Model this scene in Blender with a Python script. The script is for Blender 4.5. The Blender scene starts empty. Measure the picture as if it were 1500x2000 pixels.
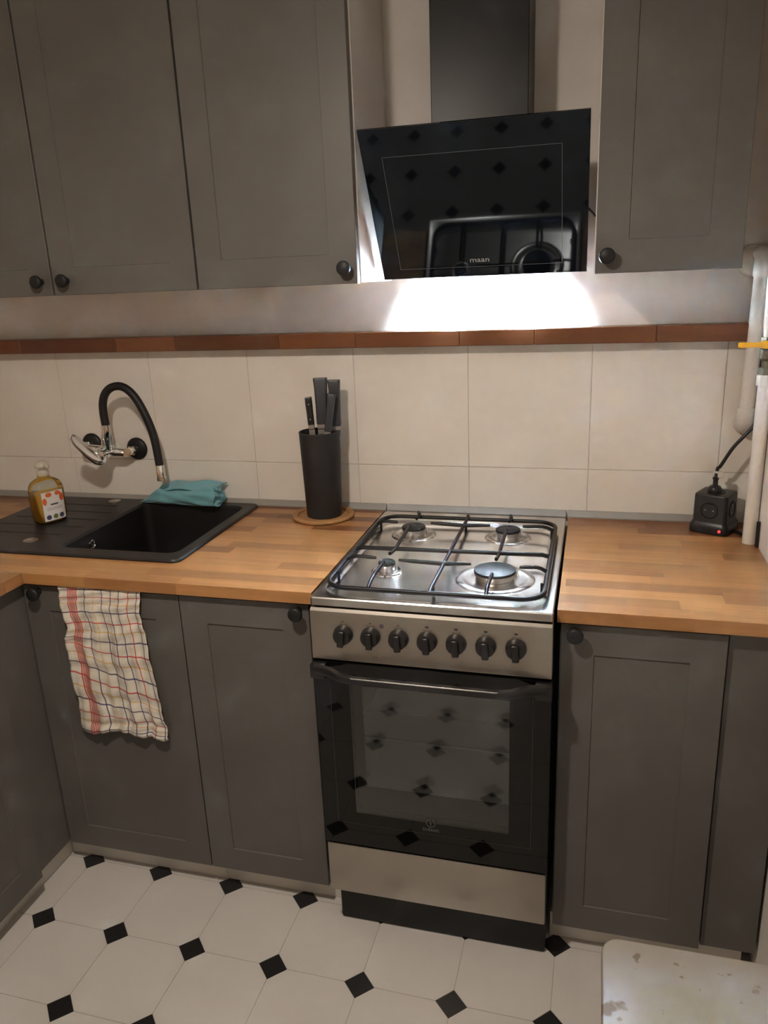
import bpy, bmesh, math, random
from mathutils import Vector, Matrix
R = random.Random(7)
SC = bpy.context.scene
COL = SC.collection

# ------------------------------------------------------------------ camera
cam_d = bpy.data.cameras.new('camera'); cam = bpy.data.objects.new('camera', cam_d); COL.objects.link(cam)
cam_d.sensor_fit = 'HORIZONTAL'; cam_d.sensor_width = 36; cam_d.lens = 36*1506.145/1500; cam_d.clip_start = 0.01
CR = Vector((0.9656298, 0.25681168, -0.04008558)); CU = Vector((-0.03756834, 0.29050235, 0.9561365)); CF = Vector((-0.25719197, 0.92176795, -0.29016572))
m = Matrix.Identity(4)
for i in range(3):
    m[i][0] = CR[i]; m[i][1] = CU[i]; m[i][2] = -CF[i]
m[0][3], m[1][3], m[2][3] = 0.5595, -2.0638, 1.4921
cam.matrix_world = m
SC.camera = cam
# ------------------------------------------------------------------ world, exposure
w = bpy.data.worlds.new('world'); SC.world = w; w.use_nodes = True
w.node_tree.nodes['Background'].inputs[0].default_value = (0.9, 0.75, 0.6, 1)
w.node_tree.nodes['Background'].inputs[1].default_value = 0.02
SC.view_settings.view_transform = 'Standard'; SC.view_settings.look = 'None'
SC.cycles.sample_clamp_indirect = 0.0
SC.view_settings.exposure = 0.0; SC.view_settings.gamma = 1.0; SC.view_settings.use_curve_mapping = False
# ------------------------------------------------------------------ lights
def point(name, loc, e, col, r, kind='POINT', rot=None, **k):
    l = bpy.data.lights.new(name, kind); l.energy = e; l.color = col
    if kind in ('POINT', 'SPOT'): l.shadow_soft_size = r
    for a, b in k.items(): setattr(l, a, b)
    o = bpy.data.objects.new(name, l); o.location = loc
    if rot: o.rotation_euler = rot
    COL.objects.link(o); return o
point('ceiling_lamp_light', (-0.04, -1.43, 2.03), 13.3, (1.0, 0.875, 0.745), 0.045)
point('ceiling_lamp_light', (-0.04, -1.43, 2.02), 14.0, (1.0, 0.875, 0.745), 0, 'AREA', shape='DISK', size=0.09)
for lx in (0.185, 0.385):
    point('hood_lamp_light', (lx, -0.060, 1.480), 190.0, (0.60, 0.79, 1.0), 0.014, 'SPOT', (math.radians(62), 0, 0), spot_size=math.radians(126), spot_blend=0.75)

# ------------------------------------------------------------------ materials
def srgb(r, g, b):
    f = lambda c: (c/255/12.92) if c/255 <= .04045 else ((c/255+.055)/1.055)**2.4
    return (f(r), f(g), f(b), 1)
def mat(name, col, rough=.5, metal=0, spec=.5, **kw):
    m = bpy.data.materials.new(name); m.use_nodes = True
    b = m.node_tree.nodes['Principled BSDF']
    b.inputs['Base Color'].default_value = (*col[:3], 1); b.inputs['Roughness'].default_value = rough
    b.inputs['Metallic'].default_value = metal; b.inputs['Specular IOR Level'].default_value = spec
    for k, v in kw.items():
        b.inputs[k.replace('_', ' ')].default_value = v
    return m
def nodes(m): return m.node_tree.nodes, m.node_tree.links, m.node_tree.nodes['Principled BSDF']
def add_noise(m, scale, colvar=.1, bump=0.0, stretch=(1, 1, 1), detail=4, roughvar=0, dist=.001):
    N, L, B = nodes(m)
    tc = N.new('ShaderNodeTexCoord'); mp = N.new('ShaderNodeMapping'); mp.inputs['Scale'].default_value = stretch
    nz = N.new('ShaderNodeTexNoise'); nz.inputs['Scale'].default_value = scale; nz.inputs['Detail'].default_value = detail
    L.new(tc.outputs['Object'], mp.inputs[0]); L.new(mp.outputs[0], nz.inputs['Vector'])
    if colvar:
        c = B.inputs['Base Color'].default_value[:3]
        cr = N.new('ShaderNodeMix'); cr.data_type = 'RGBA'
        cr.inputs[6].default_value = (*[x*(1-colvar) for x in c], 1); cr.inputs[7].default_value = (*[min(1, x*(1+colvar)) for x in c], 1)
        L.new(nz.outputs['Fac'], cr.inputs[0]); L.new(cr.outputs[2], B.inputs['Base Color'])
    if bump:
        bp = N.new('ShaderNodeBump'); bp.inputs['Strength'].default_value = bump; bp.inputs['Distance'].default_value = dist
        L.new(nz.outputs['Fac'], bp.inputs['Height']); L.new(bp.outputs[0], B.inputs['Normal'])
    if roughvar:
        r0 = B.inputs['Roughness'].default_value
        mr = N.new('ShaderNodeMapRange'); mr.inputs[1].default_value = .3; mr.inputs[2].default_value = .7
        mr.inputs[3].default_value = max(0, r0-roughvar); mr.inputs[4].default_value = r0+roughvar
        L.new(nz.outputs['Fac'], mr.inputs[0]); L.new(mr.outputs[0], B.inputs['Roughness'])
    return m
M = {}
M['grey'] = add_noise(mat('cabinet_grey', (.104, .098, .091), .42, spec=.35), 3, .04, roughvar=.04)
M['carcass'] = mat('carcass_white', (.62, .58, .53), .5)
M['white'] = add_noise(mat('plinth_white', (.60, .57, .52), .45), 6, .04)
M['wall'] = add_noise(mat('wall_paint', (.68, .64, .60), .7, spec=.3), 40, .03, .15, dist=.0015)
M['ceil'] = mat('ceiling_paint', (.7, .68, .64), .8)
M['roomwall'] = mat('room_wall_paint', (.60, .54, .47), .8)
M['tile'] = add_noise(mat('tile_glaze', (.69, .65, .59), .22, spec=.45), 2.2, .03, .25, dist=.003, detail=1)
M['grout'] = add_noise(mat('grout', (.52, .48, .43), .8), 60, .1)
M['floor'] = add_noise(mat('floor_tile_white', (.54, .52, .49), .33, spec=.4), 5, .05, roughvar=.05)
M['floorgrout'] = mat('floor_joint', (.40, .37, .33), .7)
M['floorblack'] = add_noise(mat('floor_tile_black', (.012, .012, .013), .35, spec=.4), 20, .2)
M['steel'] = add_noise(mat('brushed_steel', (.58, .54, .50), .30, 1.0), 1, .06, .06, (4, 4, 500), 3, .05)
M['steelfront'] = add_noise(mat('brushed_steel_front', (.42, .39, .35), .36, 1.0), 1, .06, .05, (4, 4, 450), 3, .06)
M['hob'] = add_noise(mat('hob_steel', (.60, .585, .57), .24, 1.0), 1, .03, .006, (3, 300, 3), 3, .025)
M['chrome'] = mat('chrome', (.80, .80, .80), .07, 1.0)
M['alu'] = mat('aluminium', (.62, .60, .57), .35, 1.0)
M['stoveside'] = mat('stove_side_panel', (.16, .16, .16), .35, .6)
M['blackplastic'] = mat('black_plastic', (.010, .010, .011), .35)
M['blackmatt'] = mat('black_matt', (.009, .009, .010), .5, spec=.35)
M['enamel'] = mat('black_enamel', (.005, .005, .006), .40, spec=.28)
M['capmatt'] = mat('burner_cap_black', (.012, .012, .013), .45, spec=.35)
M['blackglass'] = mat('black_glass', (.002, .002, .0022), .03, IOR=1.40)
M['hoodglass'] = mat('hood_glass', (.002, .003, .005), .035, IOR=1.42, Specular_Tint=(.72, .86, 1, 1))  # blue specular tint paints in the lens haze over the glass
M['chimney'] = mat('chimney_black', (.008, .008, .009), .36, spec=.25)
M['line'] = mat('printed_line', (.10, .115, .14), .3)
M['linedim'] = mat('printed_line_dim', (.05, .05, .052), .3)
M['logo'] = mat('logo_print', (.45, .48, .52), .35)
M['logodim'] = mat('logo_print_dim', (.10, .10, .10), .35)
M['ovendark'] = mat('oven_enamel', (.035, .035, .035), .4)
M['sink'] = add_noise(mat('sink_composite', (.011, .010, .010), .42, spec=.4), 300, .4, .1, dist=.0004)
M['cork'] = add_noise(mat('trivet_cork', (.33, .17, .07), .75, spec=.2), 120, .25, .3, dist=.001)
M['block'] = add_noise(mat('block_charcoal', (.023, .023, .025), .55, spec=.3), 90, .1)
M['knifegrey'] = mat('knife_handle_grey', (.030, .033, .041), .42)
M['blade'] = mat('blade_grey', (.30, .28, .26), .35, .4)
M['yellow'] = mat('valve_yellow', (.75, .38, .02), .4)
M['valve'] = add_noise(mat('valve_metal', (.16, .15, .10), .45, .7), 60, .3)
M['pipe'] = add_noise(mat('pipe_paint', (.66, .63, .58), .38, spec=.5), 30, .05, .3, dist=.0015)
M['cordblack'] = mat('cord_rubber', (.008, .008, .009), .4)
M['tag'] = mat('tag_white', (.6, .58, .54), .5)
M['pump'] = mat('pump_plastic', (.62, .58, .48), .3, Alpha=.55)
M['lbl'] = mat('label_paper', (.60, .57, .54), .5)
M['orange'] = mat('label_orange', (.60, .10, .015), .5)
M['dark'] = mat('label_dark', (.05, .05, .09), .5)
M['green'] = mat('label_green', (.12, .16, .03), .5)
M['tick'] = mat('tick_white', (.45, .43, .40), .5)
M['print'] = mat('panel_print', (.03, .03, .035), .5)
M['redprint'] = mat('panel_symbol', (.05, .03, .08), .5)
M['seal'] = mat('seal_grey', (.27, .255, .23), .4)
M['liquid'] = mat('soap_liquid', (.70, .42, .06), .25, Transmission_Weight=.25, IOR=1.3)
led = bpy.data.materials.new('led_red'); led.use_nodes = True; b = led.node_tree.nodes['Principled BSDF']
b.inputs['Base Color'].default_value = (.5, .01, .01, 1); b.inputs['Emission Color'].default_value = (1, .03, .04, 1); b.inputs['Emission Strength'].default_value = 2.5; M['led'] = led
led = bpy.data.materials.new('lamp_white'); led.use_nodes = True; b = led.node_tree.nodes['Principled BSDF']
b.inputs['Emission Color'].default_value = (.85, .92, 1, 1); b.inputs['Emission Strength'].default_value = 12; M['lamp'] = led
led = bpy.data.materials.new('bulb_warm'); led.use_nodes = True; b = led.node_tree.nodes['Principled BSDF']
b.inputs['Emission Color'].default_value = (1, .8, .6, 1); b.inputs['Emission Strength'].default_value = 4; M['bulb'] = led

def glassy(name, tint, refl_ior, rough, extra=0.0):
    """thin pane: sees through with a tint, reflects by Fresnel (plus a constant for a coated pane)"""
    m = bpy.data.materials.new(name); m.use_nodes = True; N = m.node_tree.nodes; L = m.node_tree.links
    N.remove(N['Principled BSDF']); out = N['Material Output']
    t = N.new('ShaderNodeBsdfTransparent'); t.inputs[0].default_value = (*tint, 1)
    g = N.new('ShaderNodeBsdfGlossy'); g.inputs['Roughness'].default_value = rough; g.inputs['Color'].default_value = (1, 1, 1, 1)
    fr = N.new('ShaderNodeFresnel'); fr.inputs[0].default_value = refl_ior
    ad = N.new('ShaderNodeMath'); ad.operation = 'ADD'; ad.inputs[1].default_value = extra; ad.use_clamp = True
    mx = N.new('ShaderNodeMixShader'); L.new(fr.outputs[0], ad.inputs[0]); L.new(ad.outputs[0], mx.inputs[0])
    L.new(t.outputs[0], mx.inputs[1]); L.new(g.outputs[0], mx.inputs[2]); L.new(mx.outputs[0], out.inputs[0]); return m
M['pane'] = glassy('oven_outer_pane', (.86, .87, .88), 1.40, .02)
M['pane2'] = glassy('oven_inner_pane', (.5, .52, .53), 1.5, .03, .075)
M['clear'] = glassy('clear_plastic', (.86, .85, .80), 1.4, .1)

def wood(name, base, var, axis):
    m = mat(name, base, .32, spec=.4); N, L, B = nodes(m)
    tc = N.new('ShaderNodeTexCoord'); oi = N.new('ShaderNodeObjectInfo')
    ad = N.new('ShaderNodeVectorMath'); ad.operation = 'ADD'
    cm = N.new('ShaderNodeCombineXYZ'); mu = N.new('ShaderNodeMath'); mu.operation = 'MULTIPLY'; mu.inputs[1].default_value = 40
    L.new(oi.outputs['Random'], mu.inputs[0])
    for i in range(3): L.new(mu.outputs[0], cm.inputs[i])
    L.new(tc.outputs['Object'], ad.inputs[0]); L.new(cm.outputs[0], ad.inputs[1])
    mp = N.new('ShaderNodeMapping'); s = [30, 30, 30]; s[axis] = 2.2; mp.inputs['Scale'].default_value = s
    L.new(ad.outputs[0], mp.inputs[0])
    nz = N.new('ShaderNodeTexNoise'); nz.inputs['Scale'].default_value = 2.0; nz.inputs['Detail'].default_value = 6; L.new(mp.outputs[0], nz.inputs['Vector'])
    nz2 = N.new('ShaderNodeTexNoise'); nz2.inputs['Scale'].default_value = 14.0; nz2.inputs['Detail'].default_value = 2; L.new(mp.outputs[0], nz2.inputs['Vector'])
    ramp = N.new('ShaderNodeValToRGB'); L.new(oi.outputs['Random'], ramp.inputs[0])
    e = ramp.color_ramp.elements
    e[0].position = 0; e[0].color = (*[c*(1-var) for c in base], 1)
    e[1].position = 1; e[1].color = (*[min(1, c*(1+var*.6)) for c in base], 1)
    k = ramp.color_ramp.elements.new(.12); k.color = (base[0]*.66, base[1]*.56, base[2]*.52, 1)
    k = ramp.color_ramp.elements.new(.3); k.color = (base[0]*.9, base[1]*.84, base[2]*.8, 1)
    k = ramp.color_ramp.elements.new(.75); k.color = (base[0]*1.06, base[1]*1.05, base[2]*1.0, 1)
    def mulc(src, nzn, lo, hi):
        mr = N.new('ShaderNodeMapRange'); mr.inputs[1].default_value = .3; mr.inputs[2].default_value = .7; mr.inputs[3].default_value = lo; mr.inputs[4].default_value = hi
        L.new(nzn.outputs['Fac'], mr.inputs[0])
        vm = N.new('ShaderNodeVectorMath'); vm.operation = 'SCALE'; L.new(src, vm.inputs[0]); L.new(mr.outputs[0], vm.inputs['Scale']); return vm.outputs[0]
    o = mulc(ramp.outputs[0], nz, .86, 1.12); o = mulc(o, nz2, .94, 1.05)
    L.new(o, B.inputs['Base Color'])
    return m
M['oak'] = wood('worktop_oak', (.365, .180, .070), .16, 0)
M['oakdarkshade'] = wood('worktop_oak_dark_shade', (.20, .083, .034), .22, 0)  # odd dark staves, and shade painted into the rows by the wall
M['oaky'] = wood('worktop_oak_side', (.365, .180, .070), .16, 1)
M['shelfwood'] = wood('ledge_walnut', (.150, .055, .021), .35, 0)

# ------------------------------------------------------------------ building helpers
BASE = {}
def tag(o, label=None, cat=None, group=None, kind=None):
    if label: o['label'] = label
    if cat: o['category'] = cat
    if group: o['group'] = group
    if kind: o['kind'] = kind
    return o
def thing(name, loc, label, cat, group=None):
    o = bpy.data.objects.new(name, None); o.empty_display_size = .05; COL.objects.link(o); o.location = loc
    BASE[o.name] = Vector(loc); return tag(o, label, cat, group)
def obj(name, bm, m, parent=None, base=None, smooth=None, label=None):
    """bm in world coordinates -> object whose origin is the base of its thing"""
    b = BASE[parent.name] if parent is not None else Vector(base or (0, 0, 0))
    bm.normal_update()
    if len(bm.faces): bmesh.ops.recalc_face_normals(bm, faces=bm.faces)
    bmesh.ops.translate(bm, verts=bm.verts, vec=-b)
    me = bpy.data.meshes.new(name); bm.to_mesh(me); bm.free()
    for k in (m if isinstance(m, (list, tuple)) else [m]): me.materials.append(M[k] if isinstance(k, str) else k)
    o = bpy.data.objects.new(name, me); COL.objects.link(o)
    if parent is not None: o.parent = parent
    else: o.location = b
    BASE[o.name] = b
    if smooth:
        me.polygons.foreach_set('use_smooth', [True]*len(me.polygons))
        try: me.set_sharp_from_angle(angle=math.radians(smooth))
        except Exception: pass
    if label: o['label'] = label
    return o
def box(bm, x0, x1, y0, y1, z0, z1, bev=0, seg=1, mi=0):
    r = bmesh.ops.create_cube(bm, size=1); vs = r['verts']
    for v in vs: v.co = Vector(((x0+x1)/2+v.co.x*(x1-x0), (y0+y1)/2+v.co.y*(y1-y0), (z0+z1)/2+v.co.z*(z1-z0)))
    fs = {f for v in vs for f in v.link_faces}
    for f in fs: f.material_index = mi
    if bev:
        es = {e for v in vs for e in v.link_edges}
        bmesh.ops.bevel(bm, geom=list(es), offset=bev, segments=seg, affect='EDGES', profile=.5)
    return bm
def nb(*a, **k): return box(bmesh.new(), *a, **k)
def ring_faces(bm, a, b, mi=0):
    n = len(a)
    for i in range(n):
        f = bm.faces.new((a[i], a[(i+1) % n], b[(i+1) % n], b[i])); f.material_index = mi
def frame_axes(d):
    d = d.normalized(); u = d.cross(Vector((0, 0, 1)))
    if u.length < 1e-3: u = d.cross(Vector((0, 1, 0)))
    u.normalize(); return u, d.cross(u).normalized()
def tube(bm, pts, r, n=10, cap=True, mi=0):
    """sweep a circle along points, r one radius or one per point"""
    pts = [Vector(p) for p in pts]; rs = r if isinstance(r, (list, tuple)) else [r]*len(pts)
    T = []
    for i in range(len(pts)):
        a = pts[max(0, i-1)]; c = pts[min(len(pts)-1, i+1)]; T.append((c-a).normalized())
    u, v = frame_axes(T[0]); rings = []
    for i, p in enumerate(pts):
        if i:
            q = T[i-1].rotation_difference(T[i]); u = q @ u; v = q @ v
        rings.append([bm.verts.new(p+rs[i]*(math.cos(2*math.pi*k/n)*u+math.sin(2*math.pi*k/n)*v)) for k in range(n)])
    for a, b2 in zip(rings, rings[1:]): ring_faces(bm, a, b2, mi)
    if cap:
        bm.faces.new(rings[0][::-1]).material_index = mi; bm.faces.new(rings[-1]).material_index = mi
    return bm
def spline(pts, n=8):
    P = [Vector(p) for p in pts]; P = [2*P[0]-P[1]]+P+[2*P[-1]-P[-2]]; out = []
    for i in range(1, len(P)-2):
        for k in range(n):
            t = k/n; a, b, c, d = P[i-1:i+3]
            out.append(.5*((2*b)+(c-a)*t+(2*a-5*b+4*c-d)*t*t+(3*b-a-3*c+d)*t**3))
    return out+[P[-2]]
def lathe(bm, prof, c, axis=(0, 0, 1), n=32, mi=0, closed=True):
    """prof [(radius, height)] about an axis through c"""
    ax = Vector(axis).normalized(); u, v = frame_axes(ax); c = Vector(c); rings = []
    for r, h in prof:
        if r < 1e-6: rings.append([bm.verts.new(c+ax*h)])
        else: rings.append([bm.verts.new(c+ax*h+r*(math.cos(2*math.pi*k/n)*u+math.sin(2*math.pi*k/n)*v)) for k in range(n)])
    for a, b in zip(rings, rings[1:]):
        if len(a) == 1 and len(b) > 1:
            for k in range(n): bm.faces.new((a[0], b[k], b[(k+1) % n])).material_index = mi
        elif len(b) == 1 and len(a) > 1:
            for k in range(n): bm.faces.new((a[k], a[(k+1) % n], b[0])).material_index = mi
        elif len(a) > 1: ring_faces(bm, a, b, mi)
    if closed:
        for rr in (rings[0], rings[-1]):
            if len(rr) > 1: bm.faces.new(rr).material_index = mi
    return bm
def rrect(x0, x1, y0, y1, r, n=6):
    out = []
    for cx, cy, a0 in ((x1-r, y1-r, 0), (x0+r, y1-r, 90), (x0+r, y0+r, 180), (x1-r, y0+r, 270)):
        for k in range(n+1):
            a = math.radians(a0+90*k/n); out.append((cx+r*math.cos(a), cy+r*math.sin(a)))
    return out
def loft(bm, loops, cap0=False, cap1=False, mi=0):
    rs = [[bm.verts.new(p) for p in l] for l in loops]
    for a, b in zip(rs, rs[1:]): ring_faces(bm, a, b, mi)
    if cap0: bm.faces.new(rs[0]).material_index = mi
    if cap1: bm.faces.new(rs[-1]).material_index = mi
    return rs
def prism(bm, poly, y0, y1, f=lambda a, b, c: (a, c, b)):
    """poly 2D extruded between y0 and y1; f maps (a,b,depth) to xyz"""
    A = [bm.verts.new(f(a, b, y0)) for a, b in poly]; B = [bm.verts.new(f(a, b, y1)) for a, b in poly]
    ring_faces(bm, A, B); bm.faces.new(A[::-1]); bm.faces.new(B); return bm
def text_bm(s, size, loc, xdir, updir, depth=.0006, sx=1.0, bold=False):
    cu = bpy.data.curves.new('t', 'FONT'); cu.body = s; cu.size = size; cu.align_x = 'CENTER'; cu.extrude = depth/2; cu.resolution_u = 3
    if bold: cu.offset = size*.02
    o = bpy.data.objects.new('t', cu); COL.objects.link(o); dg = bpy.context.evaluated_depsgraph_get(); dg.update()
    me = bpy.data.meshes.new_from_object(o.evaluated_get(dg)); bm = bmesh.new(); bm.from_mesh(me)
    bpy.data.objects.remove(o); bpy.data.meshes.remove(me)
    X = Vector(xdir).normalized(); U = Vector(updir).normalized(); Nn = X.cross(U)
    for v in bm.verts: v.co = Vector(loc)+X*v.co.x*sx+U*v.co.y+Nn*v.co.z
    return bm

# ================================================================== structure
TOPZ = 0.854; XL = -1.36; XR = 0.945; YB = -3.1; CZ = 2.62
SHB, SHT = 1.316, 1.356         # wooden ledge bottom and top
PZ = 0.068                      # underside of base doors
wall = tag(obj('wall_back', nb(XL-.1, XR+.1, 0, .1, 0, CZ), 'wall', base=(0, 0, 0)), kind='structure')
tag(obj('wall_left', nb(XL-.1, XL, YB, 0, 0, CZ), 'roomwall'), kind='structure')
tag(obj('wall_right', nb(XR, XR+.1, YB, 0, 0, CZ), 'wall'), kind='structure')
tag(obj('wall_front', nb(XL-.1, XR+.1, YB-.1, YB, 0, CZ), 'roomwall'), kind='structure')
tag(obj('ceiling', nb(XL-.1, XR+.1, YB-.1, .1, CZ, CZ+.1), 'ceil'), kind='structure')
# backsplash: grout bed and single tiles
obj('grout_bed', nb(XL, XR-.0005, -.0058, -.0003, .80, 1.345), 'grout', wall)
tx = [XL-.0+0.0]+[-.0838+.318*k for k in range(-3, 4)]+[XR]
def tile_row(z0, z1, off=0):
    for a, b in zip(tx, tx[1:]):
        if b-a < .01: continue
        aa = a+(off if -1.3 < a < -.9 else 0); bb = b+(off if -1.3 < b < -.9 else 0)
        obj('wall_tile', nb(aa+.0008, bb-.0008, -.0075, -.0062, z0+.0008, z1-.0008, bev=.0009), 'tile', wall)
tile_row(.985, 1.3155); tile_row(.84, .985, .012)
# floor: joint bed, octagonal white tiles and small black squares
flo = tag(obj('floor', nb(XL, XR, YB, 0, -.05, -.0012), 'floorgrout'), kind='structure')
S = .2062; FT = -.0085; H = .0348
ct, st = math.cos(FT), math.sin(FT)
def fpos(i, j): return (.1071+i*S*ct-j*S*st, -.8092+j*S*ct+i*S*st)
def clip(poly):
    """keep a floor piece inside the room's floor (clipped to x and y limits)"""
    for ax, lim, sg in ((0, XL+.002, 1), (0, XR-.001, -1), (1, YB+.002, 1), (1, -.43, -1)):
        out = []
        for k in range(len(poly)):
            p, q = poly[k], poly[(k+1) % len(poly)]
            a = (p[ax]-lim)*sg; b = (q[ax]-lim)*sg
            if a >= 0: out.append(p)
            if (a > 0 and b < 0) or (a < 0 and b > 0):
                t = a/(a-b); out.append((p[0]+t*(q[0]-p[0]), p[1]+t*(q[1]-p[1])))
        poly = out
        if len(poly) < 3: return None
    return poly
def floor_piece(name, cx, cy, pts, m):
    poly = clip([(cx+a*ct-b*st, cy+a*st+b*ct) for a, b in pts])
    if not poly: return
    if max(p[0] for p in poly)-min(p[0] for p in poly) < .005 or max(p[1] for p in poly)-min(p[1] for p in poly) < .005: return
    bm = bmesh.new(); prism(bm, poly, -.004, 0, lambda a, b, c: (a, b, c)); obj(name, bm, m, flo)
g = .0007; hs = S/2
octa = [(hs-g, -(hs-H)), (hs-g, hs-H), (hs-H, hs-g), (-(hs-H), hs-g), (-(hs-g), hs-H), (-(hs-g), -(hs-H)), (-(hs-H), -(hs-g)), (hs-H, -(hs-g))]
dia = [(H-g, 0), (0, H-g), (-(H-g), 0), (0, -(H-g))]
for i in range(-5, 6):
    for j in range(-12, 3):
        x, y = fpos(i, j)
        if -.9 < x < .9 and not (x > .7 and -.62 < y < -.5): floor_piece('black_floor_tile', x, y, dia, 'floorblack')
        x, y = fpos(i+.5, j+.5)
        if x > -1.0: floor_piece('white_floor_tile', x, y, octa, 'floor')
# ledge above the tiles
led_ = thing('wooden_ledge', (-.23, 0, SHB), 'long narrow dark reddish wooden ledge capping the wall tiles under the hood', 'ledge')
xs = [XL+.001, -1.12, -.79, -.60, -.28, -.06, .22, .41, .70, .907]
for a, b in zip(xs, xs[1:]):
    obj('stave', nb(a+.0001, b-.0001, -.055, -.0005, SHB, SHT, bev=.0018), 'shelfwood', led_)
# grey seal along the worktop
for a, b, lb in ((XL+.02, -.004, 'pale grey seal strip along the wall behind the sink'), (.002, .498, 'pale grey seal strip along the wall behind the stove'), (.504, .90, 'pale grey seal strip along the wall behind the right worktop')):
    bm = bmesh.new(); prism(bm, [(-.0076, TOPZ+.0002), (-.024, TOPZ+.0002), (-.024, TOPZ+.003), (-.013, TOPZ+.016), (-.0076, TOPZ+.017)], a, b, lambda p, q, c: (c, p, q))
    tag(obj('seal_strip', bm, 'seal', base=(a, 0, TOPZ)), lb, 'trim')

# ================================================================== worktops made of staves
def worktop(name, x0, x1, y0, y1, label, hole=None, axis=0, seed=1, cuts_front=None):
    rr = random.Random(seed); rr2 = random.Random(seed+50); t = thing(name, ((x0+x1)/2, (y0+y1)/2, TOPZ-.027), label, 'worktop')
    rowlo, rowhi, lo, hi = (y0, y1, x0, x1) if axis == 0 else (x0, x1, y0, y1)
    nrow = max(1, round((rowhi-rowlo)/.0415)); wd = (rowhi-rowlo)/nrow
    for r in range(nrow):
        a = rowlo+r*wd; b = a+wd; c = lo-rr.random()*.3
        while c < hi:
            L = rr.uniform(.22, .52); d = min(hi, c+L)
            if hi-d < .05: d = hi
            s = max(lo, c); c = c+L if d < hi else hi+1
            if d-s < .004: continue
            segs = [(s, d)]
            if hole and axis == 0 and b > hole[2]+.001 and a < hole[3]-.001:
                segs = [(p, q) for p, q in ((s, min(d, hole[0])), (max(s, hole[1]), d)) if q-p > .004]
            for p, q in segs:
                ee = .00008
                args = (p+ee, q-ee, a+ee, b-ee) if axis == 0 else (a+ee, b-ee, p+ee, q-ee)
                obj('stave', nb(*args, TOPZ-.027, TOPZ), ('oakdarkshade' if rr2.random() < (.75 if a > -.17 else .05) else 'oak') if axis == 0 else 'oaky', t)  # back rows mostly dark: shade along the wall put into the wood colour
    return t
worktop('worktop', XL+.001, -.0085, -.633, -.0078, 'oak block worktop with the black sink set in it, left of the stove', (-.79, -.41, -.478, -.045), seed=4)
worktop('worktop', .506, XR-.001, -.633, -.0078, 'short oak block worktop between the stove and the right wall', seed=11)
rt = worktop('worktop', XL+.001, -.741, -2.0, -.6345, 'oak block return worktop at the left edge of the photo', axis=1, seed=5)
obj('joint_strip', nb(XL+.002, -.7415, -.6362, -.6332, TOPZ-.026, TOPZ+.0008), 'alu', rt)

# ================================================================== cabinets
def door_panel_bm(w, h, t=.019, mx=.065, mz=.065, dep=.0028):
    """shaker door in its own plane: x 0..w, z 0..h, front face at y=-t, back at 0"""
    bm = bmesh.new()
    def L(x0, x1, z0, z1, y): return [(x0, y, z0), (x1, y, z0), (x1, y, z1), (x0, y, z1)]
    c = .0012
    loft(bm, [L(0, w, 0, h, 0), L(0, w, 0, h, -t+c), L(c, w-c, c, h-c, -t), L(mx, w-mx, mz, h-mz, -t), L(mx+.0014, w-mx-.0014, mz+.0014, h-mz-.0014, -t+dep)], True, True)
    return bm
def place(bm, loc, rz):
    bmesh.ops.transform(bm, matrix=Matrix.Translation(loc) @ Matrix.Rotation(rz, 4, 'Z'), verts=bm.verts); return bm
def knob_bm(p, n, r=.0165):
    bm = bmesh.new()
    lathe(bm, [(.008, -.0002), (.0065, .004), (.0058, .012), (.009, .017), (r*.96, .0195), (r, .022), (r*.97, .0265), (r*.8, .029), (0, .030)], p, n, 28)
    return bm
def front(t, w, h, loc, rz, n, knob=None, name='door', mx=.065):
    d = obj(name, place(door_panel_bm(w, h, mx=mx, mz=mx), loc, rz), 'grey', t)
    if knob: obj('knob', knob_bm(knob, n), 'blackmatt', d, smooth=50, label='round black knob')
    return d
def carcass(t, x0, x1, y0, y1, z0, z1, open_='-y'):
    bm = bmesh.new(); s = .016
    box(bm, x0, x0+s, y0, y1, z0, z1); box(bm, x1-s, x1, y0, y1, z0, z1)
    if open_ == '-y': box(bm, x0+s, x1-s, y1-.004, y1, z0, z1)
    else: box(bm, x0+s, x1-s, y1-s, y1, z0, z1); box(bm, x0+s, x1-s, y0, y0+s, z0, z1)
    box(bm, x0+s, x1-s, y0+.002, y1-.004, z0, z0+s)
    if open_ == '-y': box(bm, x0+s, x1-s, y0+.002, y1-.004, z1-s, z1)
    return obj('carcass', bm, 'carcass', t)
DF = -.618                      # front face of base doors
dz1 = .8185
def base_cab(x0, x1, knobx, label):
    t = thing('base_cabinet', ((x0+x1)/2, -.32, PZ), label, 'cabinet')
    bm = bmesh.new(); s = .016; y0, y1, z0, z1 = DF+.021, -.09, PZ, .665 if 'sink' in label else .82
    box(bm, x0, x0+s, y0, y1, z0, .8265 if 'sink' not in label else .66); box(bm, x1-s, x1, y0, y1, z0, .8265 if 'sink' not in label else .66)
    box(bm, x0+s, x1-s, y1-.004, y1, z0, .65); box(bm, x0+s, x1-s, y0, y1-.004, z0, z0+s)
    box(bm, x0+.0, x1-.0, y0, y0+.018, .79 if 'sink' not in label else .80, .8265)
    obj('carcass', bm, 'carcass', t)
    front(t, x1-x0-.003, dz1-PZ, (x0+.0015, DF+.019, PZ), 0, (0, -1, 0), (knobx, DF, .803))
    return t
base_cab(-.762, -.3405, -.716, 'grey base cabinet under the sink, checked towel over its door')
base_cab(-.3405, -.0225, -.047, 'narrow grey base cabinet between the sink cabinet and the stove')
base_cab(.512, .8255, .5415, 'grey base cabinet with one door right of the stove')
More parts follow.
